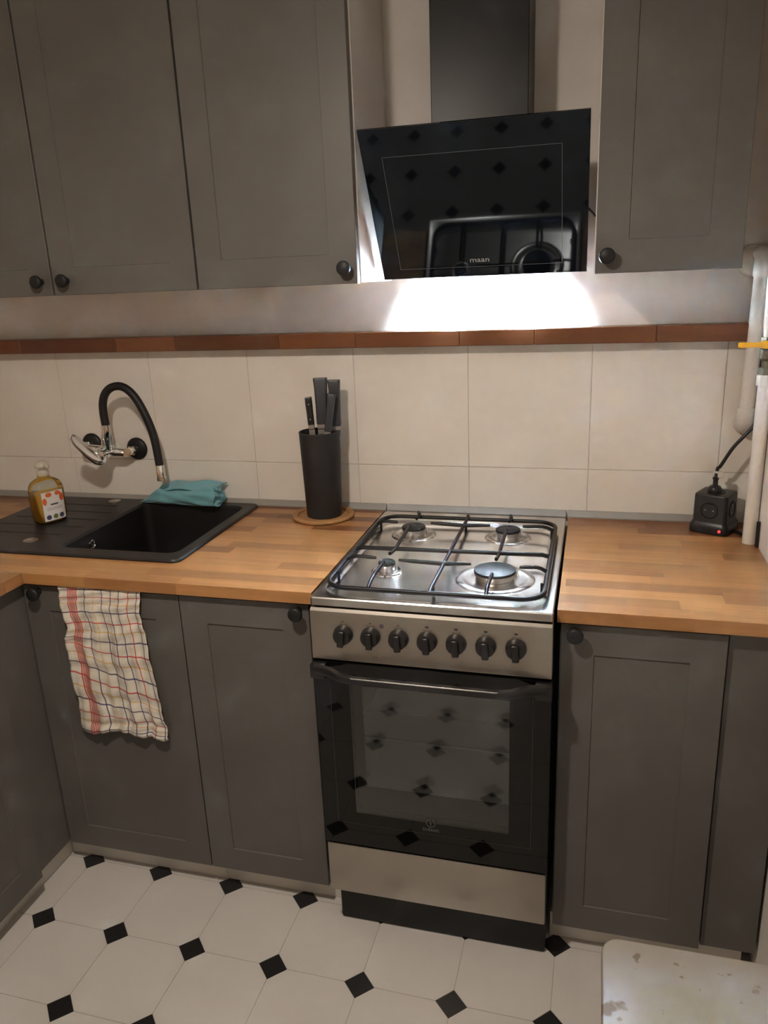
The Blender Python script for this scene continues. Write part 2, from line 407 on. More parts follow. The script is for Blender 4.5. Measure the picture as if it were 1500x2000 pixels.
# filler panels
fl = thing('filler_panel', (.88, -.6, PZ), 'plain grey filler panel between the right base door and the right wall', 'panel')
obj('board', nb(.828, .9385, -.605, -.589, PZ, .8265, bev=.0008), 'grey', fl)
fl = thing('filler_panel', (-.775, -.68, PZ), 'plain grey corner filler panel left of the sink door', 'panel')
obj('board', nb(-.783, -.7665, -.7405, -.5985, PZ, .8265, bev=.0008), 'grey', fl)
# return cabinet along the left wall (doors face +x)
t = thing('base_cabinet', (-1.06, -1.14, PZ), 'grey base cabinet at the left edge of the photo, under the return worktop', 'cabinet')
carcass(t, XL+.02, -.771, -1.60, -.742, PZ, .8265, 'x')
for ya in (-1.145, -1.55):
    d = obj('door', place(door_panel_bm(.40, dz1-PZ), (-.769, ya, PZ), math.pi/2), 'grey', t)
    obj('knob', knob_bm((-.750, ya+(.035 if ya > -1.3 else .365), .793), (1, 0, 0)), 'blackmatt', d, smooth=50, label='round black knob')
# plinths
for nm, a, lb in (('p', (-.7925, -.322, -.58, -.566), 'white plinth board under the sink cabinet'),
                  ('p', (-.3212, -.004, -.58, -.566), 'white plinth board under the narrow cabinet left of the stove'),
                  ('p', (.506, .919, -.58, -.566), 'white plinth board under the cabinet right of the stove'),
                  ('p', (-.807, -.7935, -1.60, -.566), 'white plinth board under the left return cabinet')):
    tag(obj('plinth', nb(*a, .0002, PZ-.0005, bev=.0006), 'white', base=((a[0]+a[1])/2, a[2], 0)), lb, 'plinth')
# wall cabinets
UZ, UT, UF = 1.4825, 2.285, -.3065
def wall_cab(x0, x1, knobx, label):
    t = thing('wall_cabinet', ((x0+x1)/2, -.15, UZ), label, 'cabinet', None)
    bm = bmesh.new(); s = .016; y0 = UF+.0225
    box(bm, x0+.0005, x0+s, y0, -.0005, UZ+.002, UT, bev=.0005); box(bm, x1-s, x1-.0005, y0, -.0005, UZ+.002, UT, bev=.0005)
    box(bm, x0+s, x1-s, y0, -.0005, UZ+.002, UZ+.002+s); box(bm, x0+s, x1-s, y0, -.0005, UT-s, UT); box(bm, x0+s, x1-s, -.006, -.0005, UZ+s, UT-s)
    obj('carcass', bm, 'carcass', t, label='white cabinet box')
    front(t, x1-x0-.0056, UT-UZ, (x0+.0028, UF+.019, UZ), 0, (0, -1, 0), (knobx, UF, 1.517))
wall_cab(-.3735, .0327, .0045, 'tall grey wall cabinet immediately left of the cooker hood')
wall_cab(-.7796, -.3735, -.735, 'tall grey wall cabinet second left of the cooker hood, over the tap')
wall_cab(-1.1857, -.7796, -.8105, 'grey wall cabinet cut by the left edge of the photo')
wall_cab(.5487, .8403, .575, 'narrow tall grey wall cabinet right of the cooker hood')

# ================================================================== stove
sv = thing('stove', (.25, -.36, 0), 'freestanding stainless steel gas stove with black glass oven door', 'stove')
bm = bmesh.new()
box(bm, .002, .012, -.598, -.045, .02, .838); box(bm, .488, .498, -.598, -.045, .02, .838); box(bm, .002, .012, -.645, -.598, .115, .838); box(bm, .488, .498, -.645, -.598, .115, .838); box(bm, .012, .488, -.055, -.045, .02, .838)
box(bm, .012, .488, -.60, -.055, .02, .03); box(bm, .012, .488, -.63, -.055, .80, .812)
obj('body', bm, 'stoveside', sv)
def R2(x0, x1, y0, y1, r, z): return [(a, b, z) for a, b in rrect(x0, x1, y0, y1, r, 7)]
bm = bmesh.new()
loft(bm, [R2(.002, .498, -.664, -.048, .004, .8405), R2(0, .5, -.668, -.046, .006, .843), R2(0, .5, -.668, -.046, .006, .858),
          R2(.002, .498, -.666, -.048, .005, .8604), R2(.016, .484, -.650, -.118, .050, .8604), R2(.0175, .4825, -.6485, -.1195, .049, .8598), R2(.026, .474, -.640, -.128, .044, .8535), R2(.030, .470, -.636, -.132, .04, .8518)], True, True)
obj('hob_plate', bm, 'hob', sv, smooth=35)
for k in range(9):
    obj('vent_slot', nb(.09+k*.036, .118+k*.036, -.088, -.083, .8602, .8608), 'print', sv)
# burners
for nm, bx, by, br in (('a', .1218, -.215, .031), ('b', .363, -.205, .031), ('c', .1186, -.478, .0195), ('d', .365, -.487, .046)):
    bm = bmesh.new(); lathe(bm, [(br*1.9, .0004), (br*1.8, .003), (br*1.62, .0042), (br*1.5, .0035), (br*1.38, .0012), (br*1.1, .002), (br*.9, .004), (0, .004)], (bx, by, .8512), n=40, closed=False)
    bn = obj('burner', bm, 'hob', sv, smooth=60)
    bm = bmesh.new(); lathe(bm, [(br*.86, .003), (br*.9, .005), (br*.9, .012), (br*.98, .013), (br*.98, .018), (0, .018)], (bx, by, .8512), n=40)
    obj('burner_ring', bm, 'alu', bn, smooth=40)
    bm = bmesh.new(); lathe(bm, [(br*.97, .0182), (br, .0195), (br*.98, .0235), (br*.9, .025), (br*.55, .0245), (br*.5, .0255), (0, .0258)], (bx, by, .8512), n=40)
    obj('burner_cap', bm, 'capmatt', bn, smooth=40)
    bm = bmesh.new(); tube(bm, [(bx+br*1.02, by+br*.5, .853), (bx+br*1.02, by+br*.5, .868)], .0022, 8); obj('spark_pin', bm, 'tag', bn)
# pan support grate, rods in black enamel
GZ = .878; gb = bmesh.new()
loop = [(a, b, GZ-.004) for a, b in rrect(.0225, .4785, -.640, -.133, .048, 7)]; loop = loop+loop[:2]
tube(gb, loop, .0055, 8, False)
tube(gb, [(.2505, -.642, GZ-.004), (.2505, -.62, GZ), (.2505, -.15, GZ), (.2505, -.131, GZ+.004)], .0046, 8)
tube(gb, [(.024, -.402, GZ-.004), (.04, -.402, GZ), (.46, -.390, GZ), (.477, -.390, GZ-.004)], .0054, 8)
def finger(p, q, hi=.006):
    p, q = Vector(p), Vector(q); a = p.lerp(q, .35)
    tube(gb, spline([(p.x, p.y, GZ-.004), (a.x, a.y, GZ+hi), (q.x, q.y, GZ+hi*.8)], 4), [.0045]*8+[.0034], 8)
finger((.022, -.212), (.079, -.212)); finger((.022, -.478), (.094, -.478))
finger((.478, -.205), (.400, -.205)); finger((.478, -.487), (.418, -.487))
for yy, a, b in ((-.205, .165, .318), (-.482, .148, .312)):
    tube(gb, [(a, yy, GZ+.004), (a+.03, yy, GZ+.003), (.2505, yy, GZ+.001), (b-.03, yy, GZ+.003), (b, yy, GZ+.004)], [.003, .005, .0054, .005, .003], 8)
finger((.1218, -.133), (.1218, -.180)); finger((.363, -.133), (.363, -.172))
finger((.1186, -.640), (.1186, -.500)); finger((.365, -.640), (.365, -.535))
for xx in (.1202, .364):
    tube(gb, spline([(xx, -.455, GZ+.008), (xx, -.43, GZ+.004), (xx, -.397, GZ+.001), (xx, -.36, GZ+.004), (xx, -.25, GZ+.010)], 4), .0043, 8)
    tube(gb, [(xx, -.148, GZ+.014), (xx, -.134, GZ+.004)], .0045, 8)
for fx, fy in ((.030, -.56), (.030, -.2), (.471, -.56), (.471, -.2), (.2505, -.60), (.2505, -.17)):
    tube(gb, [(fx, fy, GZ), (fx, fy, .8525)], .0035, 8)
obj('pan_support', gb, 'enamel', sv, smooth=50, label='black enamelled pan support')
# control panel
bm = bmesh.new(); prof = [(-.640, .722), (-.672, .7205), (-.6742, .7225), (-.6742, .823), (-.6725, .832), (-.666, .837), (-.640, .838)]
prism(bm, prof, 0, .5, lambda a, b, c: (c, a, b)); bmesh.ops.bevel(bm, geom=[e for e in bm.edges if abs(e.verts[0].co.x-e.verts[1].co.x) < 1e-6 and min(v.co.y for v in e.verts) < -.66], offset=.0012, segments=1, affect='EDGES')
cp = obj('control_panel', bm, 'steelfront', sv, smooth=30)
for k in range(7):
    kx = .0725+k*.0596; kz = .7835; bm = bmesh.new(); n = (0, -1, 0)
    lathe(bm, [(.0212, 0), (.0212, .003), (.0202, .007), (.0190, .014), (.0172, .0172), (0, .0178)], (kx, -.6742, kz), n, 32)
    kn = obj('control_knob', bm, 'blackplastic', cp, smooth=40)
    bm = bmesh.new(); box(bm, -.0072, .0072, -.0250, -.0165, -.0205, .015, bev=.0032, seg=2)
    ang = math.radians(-4 if k else 6); bmesh.ops.transform(bm, matrix=Matrix.Translation((kx, -.6742, kz)) @ Matrix.Rotation(ang, 4, 'Y') @ Matrix.Translation((0, .0, 0)), verts=bm.verts)
    obj('grip_bar', bm, 'blackplastic', cp, smooth=40)
    obj('pointer_mark', nb(kx-.0009, kx+.0009, -.6906, -.690, kz+.0085, kz+.0155), 'tick', cp)
    # printed marks above the knob
    bm = bmesh.new(); box(bm, kx-.002, kx+.002, -.6748, -.6741, kz+.0285, kz+.0305)
    for q in (-.0075, .006): box(bm, kx+q, kx+q+.003, -.6748, -.6741, kz+.0235, kz+.0243)
    if k > 2: box(bm, kx-.004, kx+.0035, -.6748, -.6741, kz+.030, kz+.0325)
    obj('panel_print', bm, 'print', cp)
bm = bmesh.new(); lathe(bm, [(.0045, -.0004), (.0045, .0008), (.0032, .0008), (.0032, -.0004)], (.156, -.6742, .8085), (0, -1, 0), 20, closed=False)
box(bm, .1552, .1568, -.6752, -.6741, .8062, .8108)
obj('spark_symbol', bm, 'redprint', cp)
# oven door: black glass frame with window opening
OX0, OX1, OZ0, OZ1 = .0, .501, .2535, .716
bm = bmesh.new()
def L4(x0, x1, z0, z1, y): return [(x0, y, z0), (x1, y, z0), (x1, y, z1), (x0, y, z1)]
wx0, wx1, wz0, wz1 = .078, .4185, .342, .668
rs = loft(bm, [L4(wx0, wx1, wz0, wz1, -.648), L4(OX0, OX1, OZ0, OZ1, -.648), L4(OX0, OX1, OZ0, OZ1, -.672), L4(OX0+.001, OX1-.001, OZ0+.001, OZ1-.001, -.674), L4(wx0, wx1, wz0, wz1, -.674), L4(wx0, wx1, wz0, wz1, -.648)])
bmesh.ops.remove_doubles(bm, verts=bm.verts, dist=1e-6)
od = obj('oven_door', bm, 'blackglass', sv)
obj('window_pane', nb(wx0+.0002, wx1-.0002, -.6738, -.6715, wz0+.0002, wz1-.0002), 'pane', od)
bm = bmesh.new(); loft(bm, [L4(.0985, .4165, .398, .652, -.6525), L4(wx0+.001, wx1-.001, wz0+.001, wz1-.001, -.6525), L4(wx0+.001, wx1-.001, wz0+.001, wz1-.001, -.650), L4(.0985, .4165, .398, .652, -.650), L4(.0985, .4165, .398, .652, -.6525)])
obj('inner_frame', bm, 'blackmatt', od)
bm = bmesh.new(); vs = [bm.verts.new(p) for p in L4(.0985, .4165, .398, .652, -.651)]; bm.faces.new(vs)
obj('inner_pane', bm, 'pane2', od)
def outline(x0, x1, z0, z1, w, f):
    bm = bmesh.new()
    for a in ((x0, x1, z0, z0+w), (x0, x1, z1-w, z1), (x0, x0+w, z0+w, z1-w), (x1-w, x1, z0+w, z1-w)):
        vs = [bm.verts.new(f(p, q)) for p, q in ((a[0], a[2]), (a[1], a[2]), (a[1], a[3]), (a[0], a[3]))]; bm.faces.new(vs)
    return bm
obj('printed_line', outline(.0345, .4655, .313, .6865, .0008, lambda a, b: (a, -.6744, b)), 'linedim', od)
# badge: broken ring with an i, and the word below
bm = bmesh.new(); c = Vector((.2485, -.6745, .3425)); rr0, rr1 = .0092, .0108
for k in range(24):
    a0 = math.radians(90+24+k*(312/24)); a1 = math.radians(90+24+(k+1)*(312/24))
    vs = [bm.verts.new(c+Vector((r_*math.cos(a), 0, r_*math.sin(a)))) for r_, a in ((rr0, a0), (rr1, a0), (rr1, a1), (rr0, a1))]; bm.faces.new(vs)
for z0, z1 in ((-.006, .004), (.0065, .0088)):
    vs = [bm.verts.new(c+Vector(p)) for p in ((-.001, 0, z0), (.001, 0, z0), (.001, 0, z1), (-.001, 0, z1))]; bm.faces.new(vs)
obj('badge', bm, 'logodim', od)
obj('badge_text', text_bm('indesit', .0135, (.2485, -.6745, .3215), (1, 0, 0), (0, 0, 1), .0004, sx=1.05), 'logodim', od)
# handle
def bar_sweep(bm, pts, hz, hy):
    rs = []
    for i, p in enumerate(pts):
        p = Vector(p); a = Vector(pts[max(0, i-1)]); b_ = Vector(pts[min(len(pts)-1, i+1)]); d = (b_-a); d.z = 0; d.normalize(); nn = Vector((-d.y, d.x, 0))
        z = hz[i]; y = hy[i]; e = .28
        sec = [(-y, -z*(1-e)), (-y*(1-e), -z), (y*(1-e), -z), (y, -z*(1-e)), (y, z*(1-e)), (y*(1-e), z), (-y*(1-e), z), (-y, z*(1-e))]
        rs.append([bm.verts.new(p+nn*s_+Vector((0, 0, q))) for s_, q in sec])
    for a, b_ in zip(rs, rs[1:]): ring_faces(bm, a, b_)
    bm.faces.new(rs[0]); bm.faces.new(rs[-1])
bm = bmesh.new(); box(bm, -.001, .032, -.694, -.6742, .683, .716, bev=.003, seg=2); box(bm, .469, .502, -.694, -.6742, .683, .716, bev=.003, seg=2)
bar_sweep(bm, spline([(.010, -.690, .706), (.045, -.700, .706), (.075, -.717, .7055), (.105, -.722, .705)], 3)+spline([(.395, -.722, .705), (.425, -.717, .7055), (.455, -.700, .706), (.490, -.690, .706)], 3), [.010, .010, .010, .010, .0095, .009, .0085, .008, .0075]+[.007]*2+[.0075, .008, .0085, .009, .0095, .010, .010, .010, .010], [.0065]*20)
hd = obj('door_handle', bm, 'blackplastic', od, smooth=40)
bm = bmesh.new(); tube(bm, [(.10, -.7265, .7108), (.40, -.7265, .7108)], .0010, 8); obj('highlight_rod', bm, 'steelfront', od, smooth=60)  # thin steel rod added as the highlight along the handle's top edge
# cavity and rack
bm = bmesh.new()
for a in ((.04, .05, -.64, -.14, .30, .70), (.45, .46, -.64, -.14, .30, .70), (.05, .45, -.15, -.14, .30, .70), (.05, .45, -.64, -.15, .29, .30), (.05, .45, -.64, -.15, .70, .71)): box(bm, *a)
obj('oven_cavity', bm, 'ovendark', sv)
bm = bmesh.new()
for yy, rr_ in ((-.612, .0026), (-.50, .0012), (-.16, .0028)): tube(bm, [(.053, yy, .499), (.447, yy, .499)], rr_, 8)
for xx in (.055, .445): tube(bm, [(xx, -.615, .497), (xx, -.16, .497)], .0025, 8)
rk = obj('oven_rack', bm, 'alu', sv, smooth=60)
obj('baking_tray', nb(.06, .44, -.60, -.17, .490, .4955, bev=.001), 'ovendark', rk)
# drawer and plinth
bm = bmesh.new(); box(bm, .002, .4985, -.6735, -.65, .1155, .2485, bev=.0035, seg=2); obj('storage_drawer', bm, 'steelfront', sv, smooth=30)
obj('stove_plinth', nb(.012, .4985, -.636, -.60, .002, .114, bev=.003), 'blackmatt', sv)
for fx in (.03, .47):
    for fy in (-.57, -.09):
        bm = bmesh.new(); lathe(bm, [(.016, 0), (.016, .006), (.008, .008), (.008, .03)], (fx, fy, 0), n=16); obj('foot', bm, 'blackplastic', sv)

# ================================================================== cooker hood
hd = thing('cooker_hood', (.287, -.15, 1.487), 'slanted black glass cooker hood with lit lamps beneath', 'cooker hood')
GX0, GX1 = .047, .533
A = Vector((0, -.3206, 1.7955)); B = Vector((0, -.133, 1.487)); ud = (A-B).normalized(); nn = Vector((0, -ud.z, ud.y)).normalized()   # outward normal, down and forward
if nn.y > 0: nn = -nn
def hp(x, s, o=0): p = B+ud*s+nn*o; return (x, p.y, p.z)
SL = (A-B).length
bm = bmesh.new()
L_ = lambda x0, x1, s0, s1, o: [hp(x0, s0, o), hp(x1, s0, o), hp(x1, s1, o), hp(x0, s1, o)]
loft(bm, [L_(GX0, GX1, 0, SL, -.006), L_(GX0, GX1, 0, SL, -.001), L_(GX0+.001, GX1-.001, .001, SL-.001, 0)], True, True)
gp = obj('glass_panel', bm, 'hoodglass', hd)
s1, s0 = .300, .026
obj('etched_line', outline(.0925, .4775, s0, s1, .0011, lambda a, b: hp(a, b, .0003)), 'line', gp)
obj('badge_text', text_bm('maan', .018, hp(.287, .0385, .0005), (1, 0, 0), ud, .0004, sx=1.25), 'logo', gp)
bm = bmesh.new()
prism(bm, [(-.0005, 1.492), (-.128, 1.492), (B.y+.008, 1.498), (-.272, 1.740), (-.255, 1.752), (-.0005, 1.752)], GX0+.075, GX1-.055, lambda a, b, c: (c, a, b))
bodyo = obj('hood_body', bm, 'blackmatt', hd)
for lx in (.185, .385):
    bm = bmesh.new(); lathe(bm, [(.028, 0), (.028, .004), (.024, .005), (.024, .0055), (0, .0055)], (lx, -.060, 1.492), (0, 0, -1), 24)
    obj('lamp', bm, 'lamp', bodyo)
obj('chimney', nb(.1785, .3965, -.16, -.0005, 1.7525, CZ-.001, bev=.0015), 'chimney', hd)
bm = bmesh.new(); tube(bm, spline([(.505, -.12, 1.628), (.522, -.13, 1.632), (.536, -.135, 1.620), (.5485, -.13, 1.606)], 4), .0025, 8)
tag(obj('cable', bm, 'cordblack', base=(.53, -.13, 1.62), smooth=60), 'short thin black cable between the cooker hood and the right wall cabinet', 'cable')

# ================================================================== sink
sk = thing('sink', (-.75, -.26, TOPZ), 'black composite inset sink with drainer and square bowl', 'sink')
SX0, SX1, SY0, SY1 = -1.108, -.392, -.517, -.026
BX0, BX1, BY0, BY1 = -.758, -.428, -.466, -.066
bm = bmesh.new(); z = TOPZ
def RR(x0, x1, y0, y1, r, z): return [(a, b, z) for a, b in rrect(x0, x1, y0, y1, r, 6)]
rt_, rb_ = z+.0085, z+.0003
loft(bm, [RR(SX0+.03, SX1-.03, SY0+.02, SY1-.02, .02, rb_), RR(SX0, SX1, SY0, SY1, .022, rb_), RR(SX0, SX1, SY0, SY1, .022, rt_-.004), RR(SX0+.003, SX1-.003, SY0+.003, SY1-.003, .02, rt_),
          RR(BX0-.006, BX1+.006, BY0-.006, BY1+.006, .03, rt_), RR(BX0, BX1, BY0, BY1, .026, rt_-.006), RR(BX0+.004, BX1-.004, BY0+.004, BY1-.004, .026, z-.165), RR(BX0+.02, BX1-.02, BY0+.02, BY1-.02, .03, z-.178)], False, True)
bmesh.ops.remove_doubles(bm, verts=bm.verts, dist=1e-6)
obj('basin', bm, 'sink', sk, smooth=35)
for k in range(5):
    yy = -.105-k*.068
    x1 = BX0-.045
    obj('drainer_ridge', nb(-1.075, x1-.02*(k in (0, 4)), yy-.004, yy+.004, rt_-.001, rt_+.0012, bev=.001), 'sink', sk)
for cxy in ((-.872, -.437), (-.865, -.062)):
    bm = bmesh.new(); lathe(bm, [(.019, 0), (.019, .0016), (.017, .0024), (0, .0026)], (*cxy, rt_), n=28); obj('tap_hole_cover', bm, 'steel', sk, smooth=40, label='round steel tap hole cover')
bm = bmesh.new(); lathe(bm, [(.013, 0), (.013, .003), (.0105, .004), (.009, .002), (.009, -.001)], (BX0+.003, -.345, .826), (1, 0, 0), 24, closed=False); obj('overflow_ring', bm, 'chrome', sk, smooth=50)
bm = bmesh.new(); lathe(bm, [(.045, 0), (.045, .002), (.035, .003), (.03, .001), (0, .001)], (-.593, -.26, z-.1778), n=28); obj('drain', bm, 'steel', sk, smooth=50)

# ================================================================== wall tap
tp = thing('wall_tap', (-.86, -.02, 1.03), 'chrome wall mixer tap with curved black spout hose', 'tap')
FL = ((-.795, 1.0195), (-.952, 1.031)); YT = -.0078
for fx, fz in FL:
    bm = bmesh.new(); lathe(bm, [(.0345, 0), (.0345, .003), (.033, .006), (.025, .011), (.012, .013), (0, .013)], (fx, YT, fz), (0, -1, 0), 32); obj('flange', bm, 'blackmatt', tp, smooth=50, label='round black wall flange')
bm = bmesh.new()
for fx, fz in FL:
    tube(bm, [(fx, -.018, fz), (fx, -.060, fz)], .0115, 16); lathe(bm, [(.0155, 0), (.0155, .013)], (fx, -.030, fz), (0, -1, 0), 6)
tube(bm, [(-.80, -.066, 1.0195), (-.83, -.067, 1.021), (-.90, -.067, 1.028), (-.948, -.066, 1.031)], [.0125, .014, .014, .0125], 18)
lathe(bm, [(.018, -.012), (.021, -.006), (.0215, .03), (.0205, .045), (.0225, .047), (.0225, .060), (.017, .064), (0, .065)], (-.858, -.066, 1.025), (0, -1, -.05), 28)
tube(bm, [(-.852, -.078, 1.03), (-.840, -.094, 1.052), (-.829, -.106, 1.078), (-.8235, -.11, 1.096), (-.8234, -.11, 1.112)], [.014, .0165, .015, .0135, .0135], 18)
obj('mixer_body', bm, 'chrome', tp, smooth=50)
# lever: flat paddle reaching out, left and up
bm = bmesh.new(); c0 = Vector((-.852, -.118, 1.018))
path = spline([c0+Vector(p) for p in ((.006, .012, .000), (.000, -.010, -.006), (-.006, -.030, .010), (-.014, -.058, .042), (-.022, -.086, .076))], 4)
wdt = [.012, .016, .0185, .020, .021, .0215, .0215, .021, .0205, .020, .0195, .019, .0185, .018, .0175, .016, .011]
hts = [.011]*3+[.0105, .010, .0095, .009, .008, .007, .006, .005, .0045, .004, .0035, .003, .003, .0025]
rs = []
for i, p in enumerate(path):
    a = path[max(0, i-1)]; b_ = path[min(len(path)-1, i+1)]; d = (b_-a).normalized(); side = d.cross(Vector((.55, -.45, .65)))
    side.normalize(); up = side.cross(d).normalized(); n = 14
    rs.append([bm.verts.new(p+side*wdt[i]*math.cos(2*math.pi*k/n)+up*hts[i]*math.sin(2*math.pi*k/n)) for k in range(n)])
for a, b_ in zip(rs, rs[1:]): ring_faces(bm, a, b_)
bm.faces.new(rs[0]); bm.faces.new(rs[-1]); obj('lever', bm, 'chrome', tp, smooth=60)
hp_ = [(-.8234, 1.110), (-.8248, 1.148), (-.8215, 1.1785), (-.8085, 1.205), (-.7855, 1.2215), (-.7557, 1.2245), (-.7290, 1.2105), (-.7040, 1.178), (-.6790, 1.119), (-.6672, 1.067), (-.6620, 1.000), (-.6615, .992)]
bm = bmesh.new(); tube(bm, spline([(a, -.11, b_) for a, b_ in hp_], 6), .0118, 18); obj('spout_hose', bm, 'blackmatt', tp, smooth=60)
bm = bmesh.new(); lathe(bm, [(.0122, 0), (.0128, .002), (.0128, .036), (.0138, .037), (.0138, .046), (.0115, .047), (.0105, .044), (0, .044)], (-.6614, -.11, .9945), (.02, 0, -1), 28); obj('spout_tip', bm, 'chrome', tp, smooth=40)

# ================================================================== soap bottle
sb = thing('soap_bottle', (-.945, -.262, rt_), 'clear pump bottle of yellow soap with a white orange-slice label, on the drainer', 'soap bottle')
ROT = Matrix.Translation((-.935, -.272, rt_+.0012)) @ Matrix.Rotation(math.radians(68), 4, 'Z')
def superloop(a, b, z, n=32, e=.62):
    return [(a*math.copysign(abs(math.cos(t))**e, math.cos(t)), b*math.copysign(abs(math.sin(t))**e, math.sin(t)), z) for t in [2*math.pi*(k+.5)/n for k in range(n)]]
def tr(bm): bmesh.ops.transform(bm, matrix=ROT @ Matrix.Scale(1.04, 4), verts=bm.verts); return bm
prof = [(.84, .0), (.95, .002), (1.0, .010), (1.04, .040), (1.06, .070), (1.04, .090), (.98, .102), (.84, .112), (.60, .119), (.36, .123), (.30, .131)]
bm = bmesh.new(); loft(bm, [superloop(.0425*s, .029*(s if s > .5 else s*1.45), z_) for s, z_ in prof], True, False)
obj('bottle', tr(bm), 'clear', sb, smooth=60)
bm = bmesh.new(); loft(bm, [superloop(.0405*s, .0265*s, z_) for s, z_ in prof[:5]]+[superloop(.0405*1.04, .0265*1.04, .080)], True, True)
bmesh.ops.translate(bm, verts=bm.verts, vec=(0, 0, .0015)); obj('liquid', tr(bm), 'liquid', sb, smooth=60)
bm = bmesh.new(); lathe(bm, [(.0150, .128), (.0158, .130), (.0158, .141), (.0130, .144), (.0085, .145), (.0085, .150)], (0, 0, 0), n=24)
pu = obj('pump_collar', tr(bm), 'pump', sb, smooth=50)
bm = bmesh.new(); lathe(bm, [(.008, .149), (.0165, .150), (.0190, .153), (.0190, .157), (.0165, .163), (.010, .168), (0, .1695)], (0, 0, 0), n=24)
tube(bm, [(0, -.012, .158), (0, -.024, .157), (0, -.030, .152)], [.006, .0052, .0042], 10)
obj('pump_head', tr(bm), 'pump', sb, smooth=50)
def on_label(u, z_, o=.0):   # point on the curved front face of the bottle
    s = 1.03+.03*max(0, 1-abs(z_-.065)/.05); a, b_ = .0425*s, .029*s; x = u
    y = -b_*max(0.0, 1-abs(x/a)**(2/.62))**(.62/2); return (x, y-.0006-o, z_)
def label_patch(u0, u1, z0, z1, o, cut=0):
    bm = bmesh.new(); nu, nz_ = 12, 6; g_ = [[bm.verts.new(on_label(u0+(u1-u0)*i/nu, z0+(z1-z0)*j/nz_, o)) for i in range(nu+1)] for j in range(nz_+1)]
    for j in range(nz_):
        for i in range(nu): bm.faces.new((g_[j][i], g_[j][i+1], g_[j+1][i+1], g_[j+1][i]))
    return bm
lb = obj('label', tr(label_patch(-.031, .031, .008, .088, 0)), 'lbl', sb, smooth=60)
def disc_patch(u, z_, ru, rz_, m_, o=.0004, n=16):
    bm = bmesh.new(); c = bm.verts.new(on_label(u, z_, o)); rg = [bm.verts.new(on_label(u+ru*math.cos(2*math.pi*k/n), z_+rz_*math.sin(2*math.pi*k/n), o)) for k in range(n)]
    for k in range(n): bm.faces.new((c, rg[k], rg[(k+1) % n]))
    obj('label_print', tr(bm), m_, lb)
for u, z_, a, b_ in ((-.012, .080, .009, .0065), (.014, .081, .0085, .006), (-.025, .063, .0055, .010), (.024, .068, .0065, .011)): disc_patch(u, z_, a, b_, 'orange')
for u, m_ in ((-.019, 'dark'), (.0, 'green'), (.018, 'dark')): disc_patch(u, .018, .007, .0068, m_)
bm = label_patch(-.010, .012, .0505, .0545, .0004); obj('label_print', tr(bm), 'dark', lb)
for z_ in (.042, .0375): obj('label_print', tr(label_patch(-.022, .022, z_, z_+.0014, .0004)), 'seal', lb)

# ================================================================== turquoise cloth on the sink rim
cl_m = add_noise(mat('cloth_teal', (.15, .35, .40), .85, spec=.15, Sheen_Weight=.3), 260, .2, .5, dist=.0008)
bm = bmesh.new(); nx, nr = 44, 40; rs = []
for i in range(nx+1):
    t_ = i/nx; x = -.765+.262*t_
    env = min(1, .10+1.05*min(1, t_/.32)**1.2) if t_ < .5 else 1.0
    endr = 1-.14*max(0, (t_-.93)/.07)**2
    hh = (.026+.004*math.sin(6*t_+1)+.005*t_)*env*endr; dd = (.040+.003*math.sin(9*t_))*(.45+.55*env)*endr
    cy = -.062+.012*(1-t_)**2+.004*math.sin(5*t_); rg = []
    for k in range(nr):
        a = 2*math.pi*k/nr; e = .8
        cx_, sx_ = math.copysign(abs(math.cos(a))**e, math.cos(a)), math.copysign(abs(math.sin(a))**e, math.sin(a))
        fold = 1+.07*math.sin(3*a+9*t_)*(1 if math.sin(a) > -.6 else 0)+.045*math.sin(7*a-14*t_)-.13*math.exp(-((a-2.0-.5*t_)/.16)**2)-.12*math.exp(-((a-.75+.4*t_)/.14)**2)
        zz = rt_+.001+hh*(1+sx_*fold); yy = cy+dd*cx_*fold
        rg.append(bm.verts.new((x+.004*math.sin(4*a+t_*3), yy, max(zz, rt_+.0008))))
    rs.append(rg)
for a, b_ in zip(rs, rs[1:]): ring_faces(bm, a, b_)
bm.faces.new(rs[0])
c_ = Vector((0, 0, 0))
for v in rs[-1]: c_ += v.co
c_ /= nr; inner = rs[-1]
for q, dx in ((.78, -.004), (.55, .002), (.32, -.006), (.1, -.002)):
    nw = [bm.verts.new((v.co.x+dx, c_.y+(v.co.y-c_.y)*q, c_.z+(v.co.z-c_.z)*q)) for v in rs[-1]]; ring_faces(bm, inner, nw); inner = nw
bm.faces.new(inner)
tc_ = thing('dish_cloth', (-.63, -.06, rt_), 'folded turquoise dish cloth lying on the back rim of the sink', 'cloth')
obj('folded_cloth', bm, cl_m, tc_, smooth=80)
bm = bmesh.new(); ns = 24; rows = []     # loose top layer with a flap hanging left
for i in range(ns+1):
    t_ = i/ns; x = -.706+.205*t_; row = []
    for k in range(11):
        s = k/10; y = -.022-.062*s; z_ = rt_+.0595+.004*t_-.012*s*s+.0025*math.sin(11*t_+4*s)+.004*math.sin(3*t_)
        if t_ < .15: z_ -= (.15-t_)*.10
        row.append(bm.verts.new((x+.006*math.sin(5*s+2), y, z_)))
    rows.append(row)
for a, b_ in zip(rows, rows[1:]):
    for k in range(10): bm.faces.new((a[k], a[k+1], b_[k+1], b_[k]))
fo = obj('top_fold', bm, cl_m, tc_, smooth=80); md = fo.modifiers.new('s', 'SOLIDIFY'); md.thickness = .003

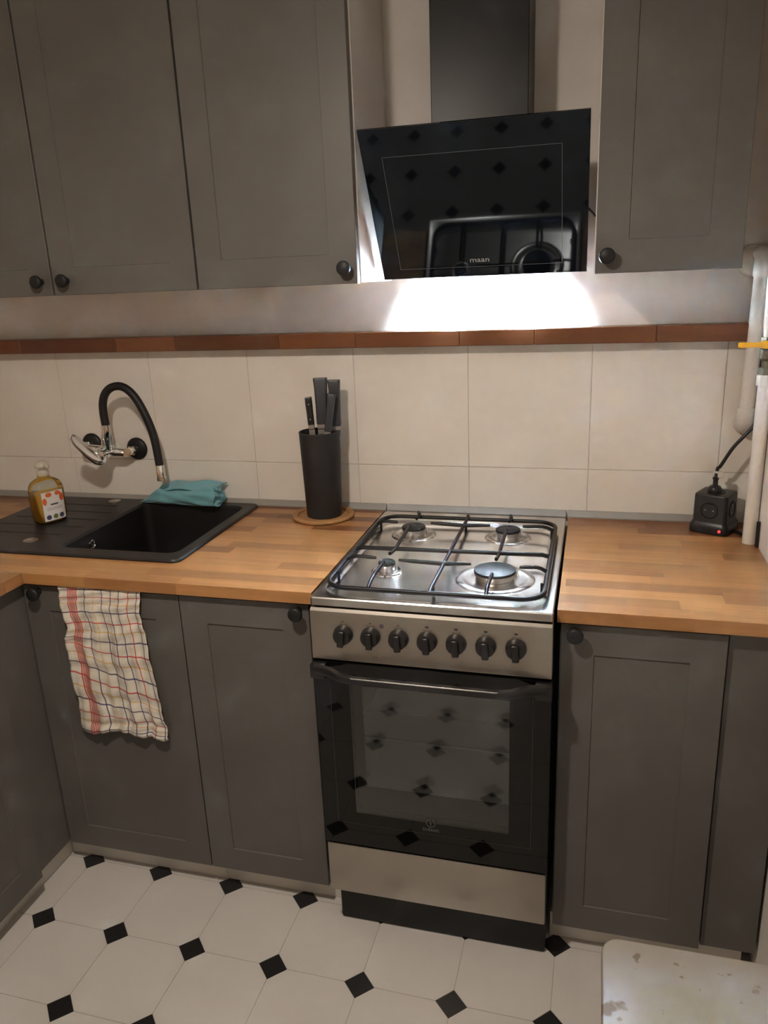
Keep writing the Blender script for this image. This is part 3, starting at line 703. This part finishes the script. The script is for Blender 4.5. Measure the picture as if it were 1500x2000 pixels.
# ================================================================== checked towel
tw = bpy.data.materials.new('towel_check'); tw.use_nodes = True; N, L, Bn = nodes(tw); Bn.inputs['Roughness'].default_value = .9; Bn.inputs['Specular IOR Level'].default_value = .1
uv = N.new('ShaderNodeUVMap'); uv.uv_map = 'UVMap'; sp = N.new('ShaderNodeSeparateXYZ'); L.new(uv.outputs[0], sp.inputs[0])
def mth(op, a, b=None, clamp=False):
    n = N.new('ShaderNodeMath'); n.operation = op; n.use_clamp = clamp
    for i, v in enumerate((a, b)):
        if v is None: continue
        if isinstance(v, (int, float)): n.inputs[i].default_value = v
        else: L.new(v, n.inputs[i])
    return n.outputs[0]
def line_at(coord, pos, wdth): return mth('LESS_THAN', mth('ABSOLUTE', mth('SUBTRACT', coord, pos)), wdth/2)
def rep(coord, period, off, wdth):
    f = mth('FRACT', mth('DIVIDE', mth('SUBTRACT', coord, off-period/2+100*period*0), period)); return mth('LESS_THAN', mth('ABSOLUTE', mth('SUBTRACT', f, .5)), wdth/period/2)
cur = None
def over(fac, col, strength=.8):
    global cur
    mx = N.new('ShaderNodeMix'); mx.data_type = 'RGBA'; L.new(mth('MULTIPLY', fac, strength), mx.inputs[0])
    if cur is None: mx.inputs[6].default_value = (.66, .61, .53, 1)
    else: L.new(cur, mx.inputs[6])
    mx.inputs[7].default_value = (*col, 1); cur = mx.outputs[2]
U, V = sp.outputs[0], sp.outputs[1]      # metres across and down
RED, BLUE, YEL = (.50, .035, .03), (.045, .045, .13), (.60, .36, .07)
over(rep(V, .0735, .014, .0030), BLUE, .85); over(rep(V, .0735, .041, .0028), RED, .85); over(rep(V, .0735, .0635, .0034), YEL, .65)
for k in range(6): over(line_at(U, .024+k*.0042, .0026), RED, .9)
for k, c_ in enumerate((BLUE, YEL, BLUE, BLUE, BLUE, RED, BLUE)): over(line_at(U, .068+k*.0215, .0023), c_, .85 if c_ != YEL else .55)
L.new(cur, Bn.inputs['Base Color'])
nz = N.new('ShaderNodeTexNoise'); nz.inputs['Scale'].default_value = 60; nz.inputs['Detail'].default_value = 3
bp = N.new('ShaderNodeBump'); bp.inputs['Strength'].default_value = .5; bp.inputs['Distance'].default_value = .002; L.new(nz.outputs[0], bp.inputs['Height']); L.new(bp.outputs[0], Bn.inputs['Normal'])
TL = [(-.653, .8245), (-.6511, .7833), (-.6445, .7172), (-.6540, .6757), (-.6511, .6071), (-.6502, .5082), (-.649, .438)]
TR = [(-.4326, .8245), (-.4381, .7734), (-.4316, .709), (-.4248, .6165), (-.415, .5217), (-.4060, .470), (-.4046, .444)]
def interp(P, t): 
    f = t*(len(P)-1); i = min(int(f), len(P)-2); f -= i; return Vector(P[i]).lerp(Vector(P[i+1]), f)
bm = bmesh.new(); uvl = bm.loops.layers.uv.new('UVMap'); nu, nv = 60, 110; grid = []; rt2 = random.Random(3)
ph = [rt2.uniform(0, 6) for _ in range(8)]
for j in range(nv+1):
    t_ = j/nv; a = interp(TL, t_); b_ = interp(TR, t_); row = []
    for i in range(nu+1):
        s = i/nu; p = a.lerp(b_, s)
        amp = .0022+.0055*t_
        y = DF-.0078-amp*(1+.45*math.sin(17*s+2.2*t_+ph[0])+.35*math.sin(31*s-5*t_+ph[1])+.2*math.sin(55*s+9*t_+ph[2]))-.0012*math.sin(40*t_+6*s+ph[3])*(.4+t_)-.0010*math.sin(75*t_+13*s)
        if t_ < .03: y += (.03-t_)*.12
        zz = p.y+.0035*math.sin(9*s+5*t_+ph[4])*math.sin(t_*3.1)+.0016*math.sin(25*s+ph[5])*t_
        if t_ > .94: y -= .006*math.sin((t_-.94)/.06*math.pi)*(.6+.4*math.sin(9*s)); zz -= .006*math.sin(8*s+1.0)*(t_-.94)/.06
        row.append((bm.verts.new((p.x+.0022*math.sin(24*t_+ph[6])*(1 if s < .5 else .6), y, zz)), (s*.205+.004*math.sin(5*t_), t_*.385+s*.020)))
    grid.append(row)
for j in range(nv):
    for i in range(nu):
        q = (grid[j][i], grid[j][i+1], grid[j+1][i+1], grid[j+1][i]); f = bm.faces.new([v for v, _ in q])
        for lp, (_, c_) in zip(f.loops, q): lp[uvl].uv = c_
to = obj('tea_towel', bm, tw, base=(-.54, DF, .45), smooth=80); md = to.modifiers.new('s', 'SOLIDIFY'); md.thickness = .0016; md.offset = 0
tag(to, 'white tea towel with red, blue and yellow checks hanging over the sink cabinet door', 'towel')

# ================================================================== trivet, knife block, knives
TC = (-.166, -.100)
bm = bmesh.new(); lathe(bm, [(.082, 0), (.0865, .002), (.0875, .006), (.085, .0095), (.078, .0105), (.072, .009), (.070, .0045), (0, .0045)], (*TC, TOPZ+.0004), n=56)
tag(obj('trivet', bm, 'cork', base=(*TC, TOPZ), smooth=50), 'round brown cork trivet under the knife block', 'trivet')
KB = (-.163, -.098); kz = TOPZ+.0052
kb = thing('knife_block', (*KB, kz), 'round charcoal knife block on the cork trivet left of the stove', 'knife block')
bm = bmesh.new(); lathe(bm, [(.048, 0), (.0495, .002), (.0565, .236), (.0570, .238), (.0565, .2395), (.0530, .2395), (.0525, .225), (0, .225)], (*KB, kz), n=56); obj('holder', bm, 'block', kb, smooth=45)
bm = bmesh.new(); rb = random.Random(5)
for k in range(260):
    a = rb.uniform(0, 6.283); r = .0515*math.sqrt(rb.random()); x, y = KB[0]+r*math.cos(a), KB[1]+r*math.sin(a); tube(bm, [(x, y, kz+.2245), (x, y, kz+.2345)], .0011, 4)
bo = obj('bristles', bm, 'blackmatt', kb); bo['kind'] = 'stuff'
def knife(x, y, z0, z1, w, d, tilt, yaw, label, m_='knifegrey', rivets=False, flare=1.1):
    tz = kz+.236; t = thing('knife', (x, y, tz), label, 'knife', None)
    MT = Matrix.Translation((x, y, z0)) @ Matrix.Rotation(math.radians(yaw), 4, 'Z') @ Matrix.Rotation(math.radians(tilt), 4, 'Y'); h = z1-z0
    bm = bmesh.new()
    loft(bm, [[(a*w/2*s, b_*d/2*s2, h*q) for a, b_ in ((-1, -.6), (-.75, -1), (.75, -1), (1, -.6), (1, .6), (.75, 1), (-.75, 1), (-1, .6))] for s, s2, q in ((.90, .9, 0), (.92, 1, .06), (.93, 1, .4), (1.0, 1, .8), (flare, 1, .97), (flare*.98, .9, 1.0))], True, True)
    # scooped butt end
    bmesh.ops.transform(bm, matrix=MT, verts=bm.verts); obj('handle', bm, m_, t, smooth=40)
    bm = bmesh.new(); zb = -(z0-kz-.222); box(bm, -w*.42, w*.42, -.0014, .0014, zb, .002); box(bm, -w*.43, w*.43, -d*.38, d*.38, -.012, .001, bev=.001)
    bmesh.ops.transform(bm, matrix=MT, verts=bm.verts); obj('blade', bm, 'blade', t)
    if rivets:
        for q in (.2, .75):
            bm = bmesh.new(); lathe(bm, [(.0022, 0), (.0018, .0008), (0, .001)], (0, -d/2, h*q), (0, -1, 0), 10); bmesh.ops.transform(bm, matrix=MT, verts=bm.verts); obj('rivet', bm, 'chrome', t)
knife(-.147, -.110, kz+.262, kz+.385, .034, .022, 0, 12, 'large grey-handled knife standing tallest at the middle of the block')
knife(-.118, -.084, kz+.252, kz+.376, .030, .024, 0, 10, 'grey-handled knife at the right back of the block')
knife(-.129, -.124, kz+.244, kz+.345, .020, .020, 9, 10, 'slanting grey-handled knife at the right front of the block')
knife(-.176, -.122, kz+.262, kz+.336, .0185, .016, -3, 12, 'small black riveted knife at the left of the block', 'blackplastic', True, .95)

# ================================================================== power cube, plug and cords
px, py = .862, -.075; pc = thing('power_cube', (px, py, TOPZ), 'black cube power strip with a red light in the right corner of the worktop', 'power strip')
RC = Matrix.Translation((px, py, TOPZ)) @ Matrix.Rotation(math.radians(-27), 4, 'Z')
def trc(bm): bmesh.ops.transform(bm, matrix=RC, verts=bm.verts); return bm
bm = bmesh.new(); loft(bm, [RR(-s, s, -s, s, r_, z_) for s, r_, z_ in ((.046, .014, .0005), (.0475, .014, .004), (.0470, .014, .020), (.0435, .012, .026), (.0415, .012, .030), (.0405, .011, .094), (.039, .010, .0975), (.034, .008, .0985))], True, True)
obj('cube_body', trc(bm), 'blackplastic', pc, smooth=40)
for f_ in range(3):
    bm = bmesh.new(); lathe(bm, [(.021, -.001), (.021, .0012), (.019, .0014), (.018, -.0004), (0, -.0004)], (0, 0, 0), (0, 0, 1), 28)
    if f_ == 0: mm = Matrix.Translation((0, 0, .0985))
    elif f_ == 1: mm = Matrix.Translation((0, -.0412, .060)) @ Matrix.Rotation(math.radians(90), 4, 'X')
    else: mm = Matrix.Translation((.0412, 0, .060)) @ Matrix.Rotation(math.radians(90), 4, 'Y')
    bmesh.ops.transform(bm, matrix=mm, verts=bm.verts); so = obj('socket', trc(bm), 'blackmatt', pc, smooth=40)
    if f_:
        bm = bmesh.new()
        for q in (-.0095, .0095): lathe(bm, [(.0018, 0), (.0018, .0008), (0, .0009)], (q, 0, -.0004), (0, 0, 1), 10)
        bmesh.ops.transform(bm, matrix=mm, verts=bm.verts); obj('contact', trc(bm), 'alu', so)
bm = bmesh.new(); lathe(bm, [(.0034, -.001), (.0034, .001), (0, .0020)], (.030, -.0478, .0125), (0, -1, 0), 14); obj('indicator_light', trc(bm), 'led', pc, label='small glowing red indicator light')
pl = thing('plug', (px, py, TOPZ+.099), 'black plug in the top socket of the power cube, its cord rising to the pipes', 'plug')
bm = bmesh.new(); c_ = (px-.004, py+.002, TOPZ+.0985); lathe(bm, [(.0165, 0), (.0165, .008), (.0125, .014), (.0062, .017), (.0058, .030), (.0075, .032), (.0075, .036), (.0045, .037)], c_, n=20); obj('plug_body', bm, 'blackplastic', pl, smooth=40)
cx0 = Vector(c_)+Vector((0, 0, .036))
bm = bmesh.new(); tube(bm, spline([cx0, cx0+Vector((.003, .004, .022)), (.866, -.075, 1.018), (.889, -.080, 1.064), (.912, -.082, 1.095), (.932, -.080, 1.122), (.9408, -.062, 1.155), (.9415, -.048, 1.185)], 6), .0042, 10); obj('cord', bm, 'cordblack', pl, smooth=60)
bm = bmesh.new(); lathe(bm, [(.0052, 0), (.009, .001), (.009, .0045), (.0052, .0055)], cx0+Vector((.001, .001, .010)), (.15, .1, 1), 12); box(bm, px-.001, px+.012, py-.006, py+.004, TOPZ+.135, TOPZ+.150, bev=.001)
obj('cord_tag', bm, 'tag', pl)
bm = bmesh.new(); tube(bm, spline([(px+.046, py-.020, TOPZ+.0052), (px+.056, py-.040, TOPZ+.0052), (.928, -.134, TOPZ+.0052), (.9395, -.139, TOPZ+.0052)], 6), .0044, 10)
tag(obj('cable', bm, 'cordblack', base=(.93, -.12, TOPZ), smooth=60), 'black cable leaving the power cube and passing behind the gas pipe', 'cable')
bm = bmesh.new(); tube(bm, spline([(.9400, -.2000, TOPZ+.0015), (.9400, -.1985, TOPZ+.03), (.9400, -.197, TOPZ+.062)], 5), .0042, 10)
tag(obj('cable', bm, 'cordblack', base=(.94, -.198, TOPZ), smooth=60), 'short upright black cable end between the foot of the gas pipe and the right wall', 'cable')
bm = bmesh.new(); tube(bm, [(.9412, -.047, 1.192), (.9412, -.045, 1.25), (.9412, -.045, 1.35), (.9412, -.042, 1.452)], .0034, 10)
tag(obj('cable', bm, 'cordblack', base=(.94, -.06, 1.16), smooth=60), 'black cable running up the corner behind the white pipes', 'cable')

# ================================================================== pipes
pp = thing('water_pipe', (.921, -.05, 1.11), 'white painted pipe in the back corner ending in an elbow above the power cube', 'pipe')
bm = bmesh.new(); tube(bm, [(.9165, -.052, 1.135), (.9185, -.052, 1.30), (.9210, -.052, 1.478)], .0165, 20); obj('tube', bm, 'pipe', pp, smooth=60)
bm = bmesh.new(); tube(bm, spline([(.9165, -.052, 1.158), (.9165, -.052, 1.135), (.9168, -.045, 1.118), (.917, -.025, 1.112), (.917, -.009, 1.112)], 5), .0215, 20); obj('elbow', bm, 'pipe', pp, smooth=60)
bm = bmesh.new(); tube(bm, spline([(.9210, -.052, 1.462), (.9210, -.052, 1.480), (.923, -.046, 1.500), (.9235, -.026, 1.510), (.9235, -.001, 1.512)], 5), .0195, 20); obj('top_elbow', bm, 'pipe', pp, smooth=60)
bm = bmesh.new(); lathe(bm, [(.036, 0), (.035, .006), (.028, .012), (.0, .013)], (.9075, -.0005, 1.497), (0, -1, 0), 24); obj('rosette', bm, 'pipe', pp, smooth=60)
gp_ = thing('gas_pipe', (.926, -.17, TOPZ), 'white gas pipe with a yellow lever valve standing on the right worktop by the wall', 'pipe')
bm = bmesh.new(); tube(bm, [(.9285, -.170, TOPZ+.0005), (.9290, -.170, 1.235)], .0155, 20); obj('tube', bm, 'pipe', gp_, smooth=60)
bm = bmesh.new(); lathe(bm, [(.0185, 0), (.0185, .022), (.0165, .024), (0, .024)], (.9280, -.170, 1.228), n=8); obj('nut', bm, 'pipe', gp_)
bm = bmesh.new(); lathe(bm, [(.0165, 0), (.0165, .016)], (.9280, -.170, 1.252), n=6); lathe(bm, [(.011, .014), (.0115, .03), (.0175, .036), (.0175, .056), (.0115, .06), (.0115, .066)], (.9280, -.170, 1.252), n=20); lathe(bm, [(.0165, .066), (.0165, .082)], (.9280, -.170, 1.252), n=6)
va = obj('valve_body', bm, 'valve', gp_, smooth=35)
bm = bmesh.new(); tube(bm, [(.9280, -.170, 1.334), (.9280, -.170, 1.36), (.9275, -.168, 1.50), (.929, -.168, 1.62)], [.0125, .0155, .0155, .0155], 18); obj('upper_tube', bm, 'pipe', gp_, smooth=60)
bm = bmesh.new(); lathe(bm, [(.005, 0), (.005, .012), (.008, .013), (.008, .018)], (.920, -.186, 1.298), (0, -1, .1), 6)
hb = bmesh.new(); pts = [(.926, .0090), (.912, .0080), (.900, .0050), (.885, .0055), (.866, .0062), (.860, .0045)]
rs = []
for x, hh in pts: rs.append([hb.verts.new((x, y, 1.3205+z_)) for y, z_ in ((-.206, -hh), (-.203, -hh), (-.203, hh), (-.206, hh))])
for a, b_ in zip(rs, rs[1:]): ring_faces(hb, a, b_)
hb.faces.new(rs[0]); hb.faces.new(rs[-1]); obj('valve_stem', bm, 'valve', va)
obj('valve_lever', hb, 'yellow', va, label='yellow lever')

bm = bmesh.new(); tube(bm, [(.872, -.004, 1.5205), (.890, -.004, 1.5235), (.912, -.004, 1.5275)], .003, 8)
tag(obj('cable', bm, 'cordblack', base=(.89, -.004, 1.52), smooth=60), 'short black cable crossing the wall above the white water pipe elbow', 'cable')

# ================================================================== stool
stool_m = mat('stool_paint', (.62, .60, .55), .45); N, L, Bn = nodes(stool_m)
tcn = N.new('ShaderNodeTexCoord'); base_sock = None
def blob(scale, lo, hi, detail, loc):
    mp = N.new('ShaderNodeMapping'); mp.inputs['Location'].default_value = loc; n = N.new('ShaderNodeTexNoise'); n.inputs['Scale'].default_value = scale; n.inputs['Detail'].default_value = detail
    L.new(tcn.outputs['Object'], mp.inputs[0]); L.new(mp.outputs[0], n.inputs['Vector'])
    r = N.new('ShaderNodeMapRange'); r.inputs[1].default_value = lo; r.inputs[2].default_value = hi; L.new(n.outputs['Fac'], r.inputs[0]); return r.outputs[0]
def mixin(prev, fac, col):
    mx = N.new('ShaderNodeMix'); mx.data_type = 'RGBA'; L.new(fac, mx.inputs[0])
    if prev is None: mx.inputs[6].default_value = (.305, .28, .25, 1)
    else: L.new(prev, mx.inputs[6])
    mx.inputs[7].default_value = (*col, 1); return mx.outputs[2]
o1 = mixin(None, blob(7, .47, .66, 3, (3, 1, 0)), (.26, .235, .17))
o1 = mixin(o1, blob(13, .62, .66, 5, (0, 5, 1)), (.13, .085, .04))
o1 = mixin(o1, blob(45, .67, .71, 3, (7, 0, 2)), (.16, .12, .08))
L.new(o1, Bn.inputs['Base Color'])
so = thing('stool', (.76, -1.19, 0), 'white painted wooden stool with chipped worn seat in the bottom right corner', 'stool')
bm = bmesh.new(); X0, X1, Y0, Y1 = .6045, .9045, -1.312, -1.010
loft(bm, [RR(X0+.004, X1-.004, Y0+.004, Y1-.004, .026, .426), RR(X0, X1, Y0, Y1, .03, .430), RR(X0, X1, Y0, Y1, .03, .445), RR(X0+.002, X1-.002, Y0+.002, Y1-.002, .028, .449), RR(X0+.006, X1-.006, Y0+.006, Y1-.006, .024, .450)], True, True)
obj('seat', bm, stool_m, so, smooth=45)
bm = bmesh.new()
for a in ((X0+.035, X1-.035, Y0+.032, Y0+.050), (X0+.035, X1-.035, Y1-.050, Y1-.032), (X0+.032, X0+.050, Y0+.05, Y1-.05), (X1-.050, X1-.032, Y0+.05, Y1-.05)): box(bm, *a, .375, .4262)
obj('apron', bm, stool_m, so)
for lx in (X0+.045, X1-.045):
    for ly in (Y0+.045, Y1-.045):
        bm = bmesh.new(); ox = .012 if lx > .75 else -.012; oy = .012 if ly > -1.18 else -.012
        loft(bm, [RR(lx-.016+q*ox-(1-k_)*0, lx+.016+q*ox, ly-.016+q*oy, ly+.016+q*oy, .004, z_) for q, k_, z_ in ((1, 0, .0005), (0, 1, .4262))], True, True); obj('leg', bm, stool_m, so)

# ================================================================== lamp body above (outside the frame)
la = thing('pendant_lamp', (-.04, -1.43, CZ), 'thin white pendant cord and lamp holder hanging from the ceiling', 'lamp')
bm = bmesh.new(); tube(bm, [(-.04, -1.43, 2.14), (-.04, -1.43, CZ-.002)], .003, 8); obj('cord', bm, 'tag', la)
bm = bmesh.new(); lathe(bm, [(.018, .0), (.018, .05), (.006, .06)], (-.04, -1.43, 2.085), n=20); obj('lamp_holder', bm, 'tag', la, smooth=40)

# ------------------------------------------------------------------ groups of alike things
G = {'wall_cabinet': 'grey wall cabinets around the cooker hood', 'base_cabinet': 'grey base cabinets under the worktops', 'knife': 'knives in the knife block',
     'plinth': 'white plinth boards under the base cabinets', 'worktop': 'oak block worktops', 'seal_strip': 'seal strips along the back of the worktops',
     'filler_panel': 'grey filler panels beside the base doors', 'cable': 'black cables on the wall and worktop'}
for o in bpy.data.objects:
    if o.parent is None and 'category' in o:
        k = o.name.split('.')[0]
        if k in G: o['group'] = G[k]
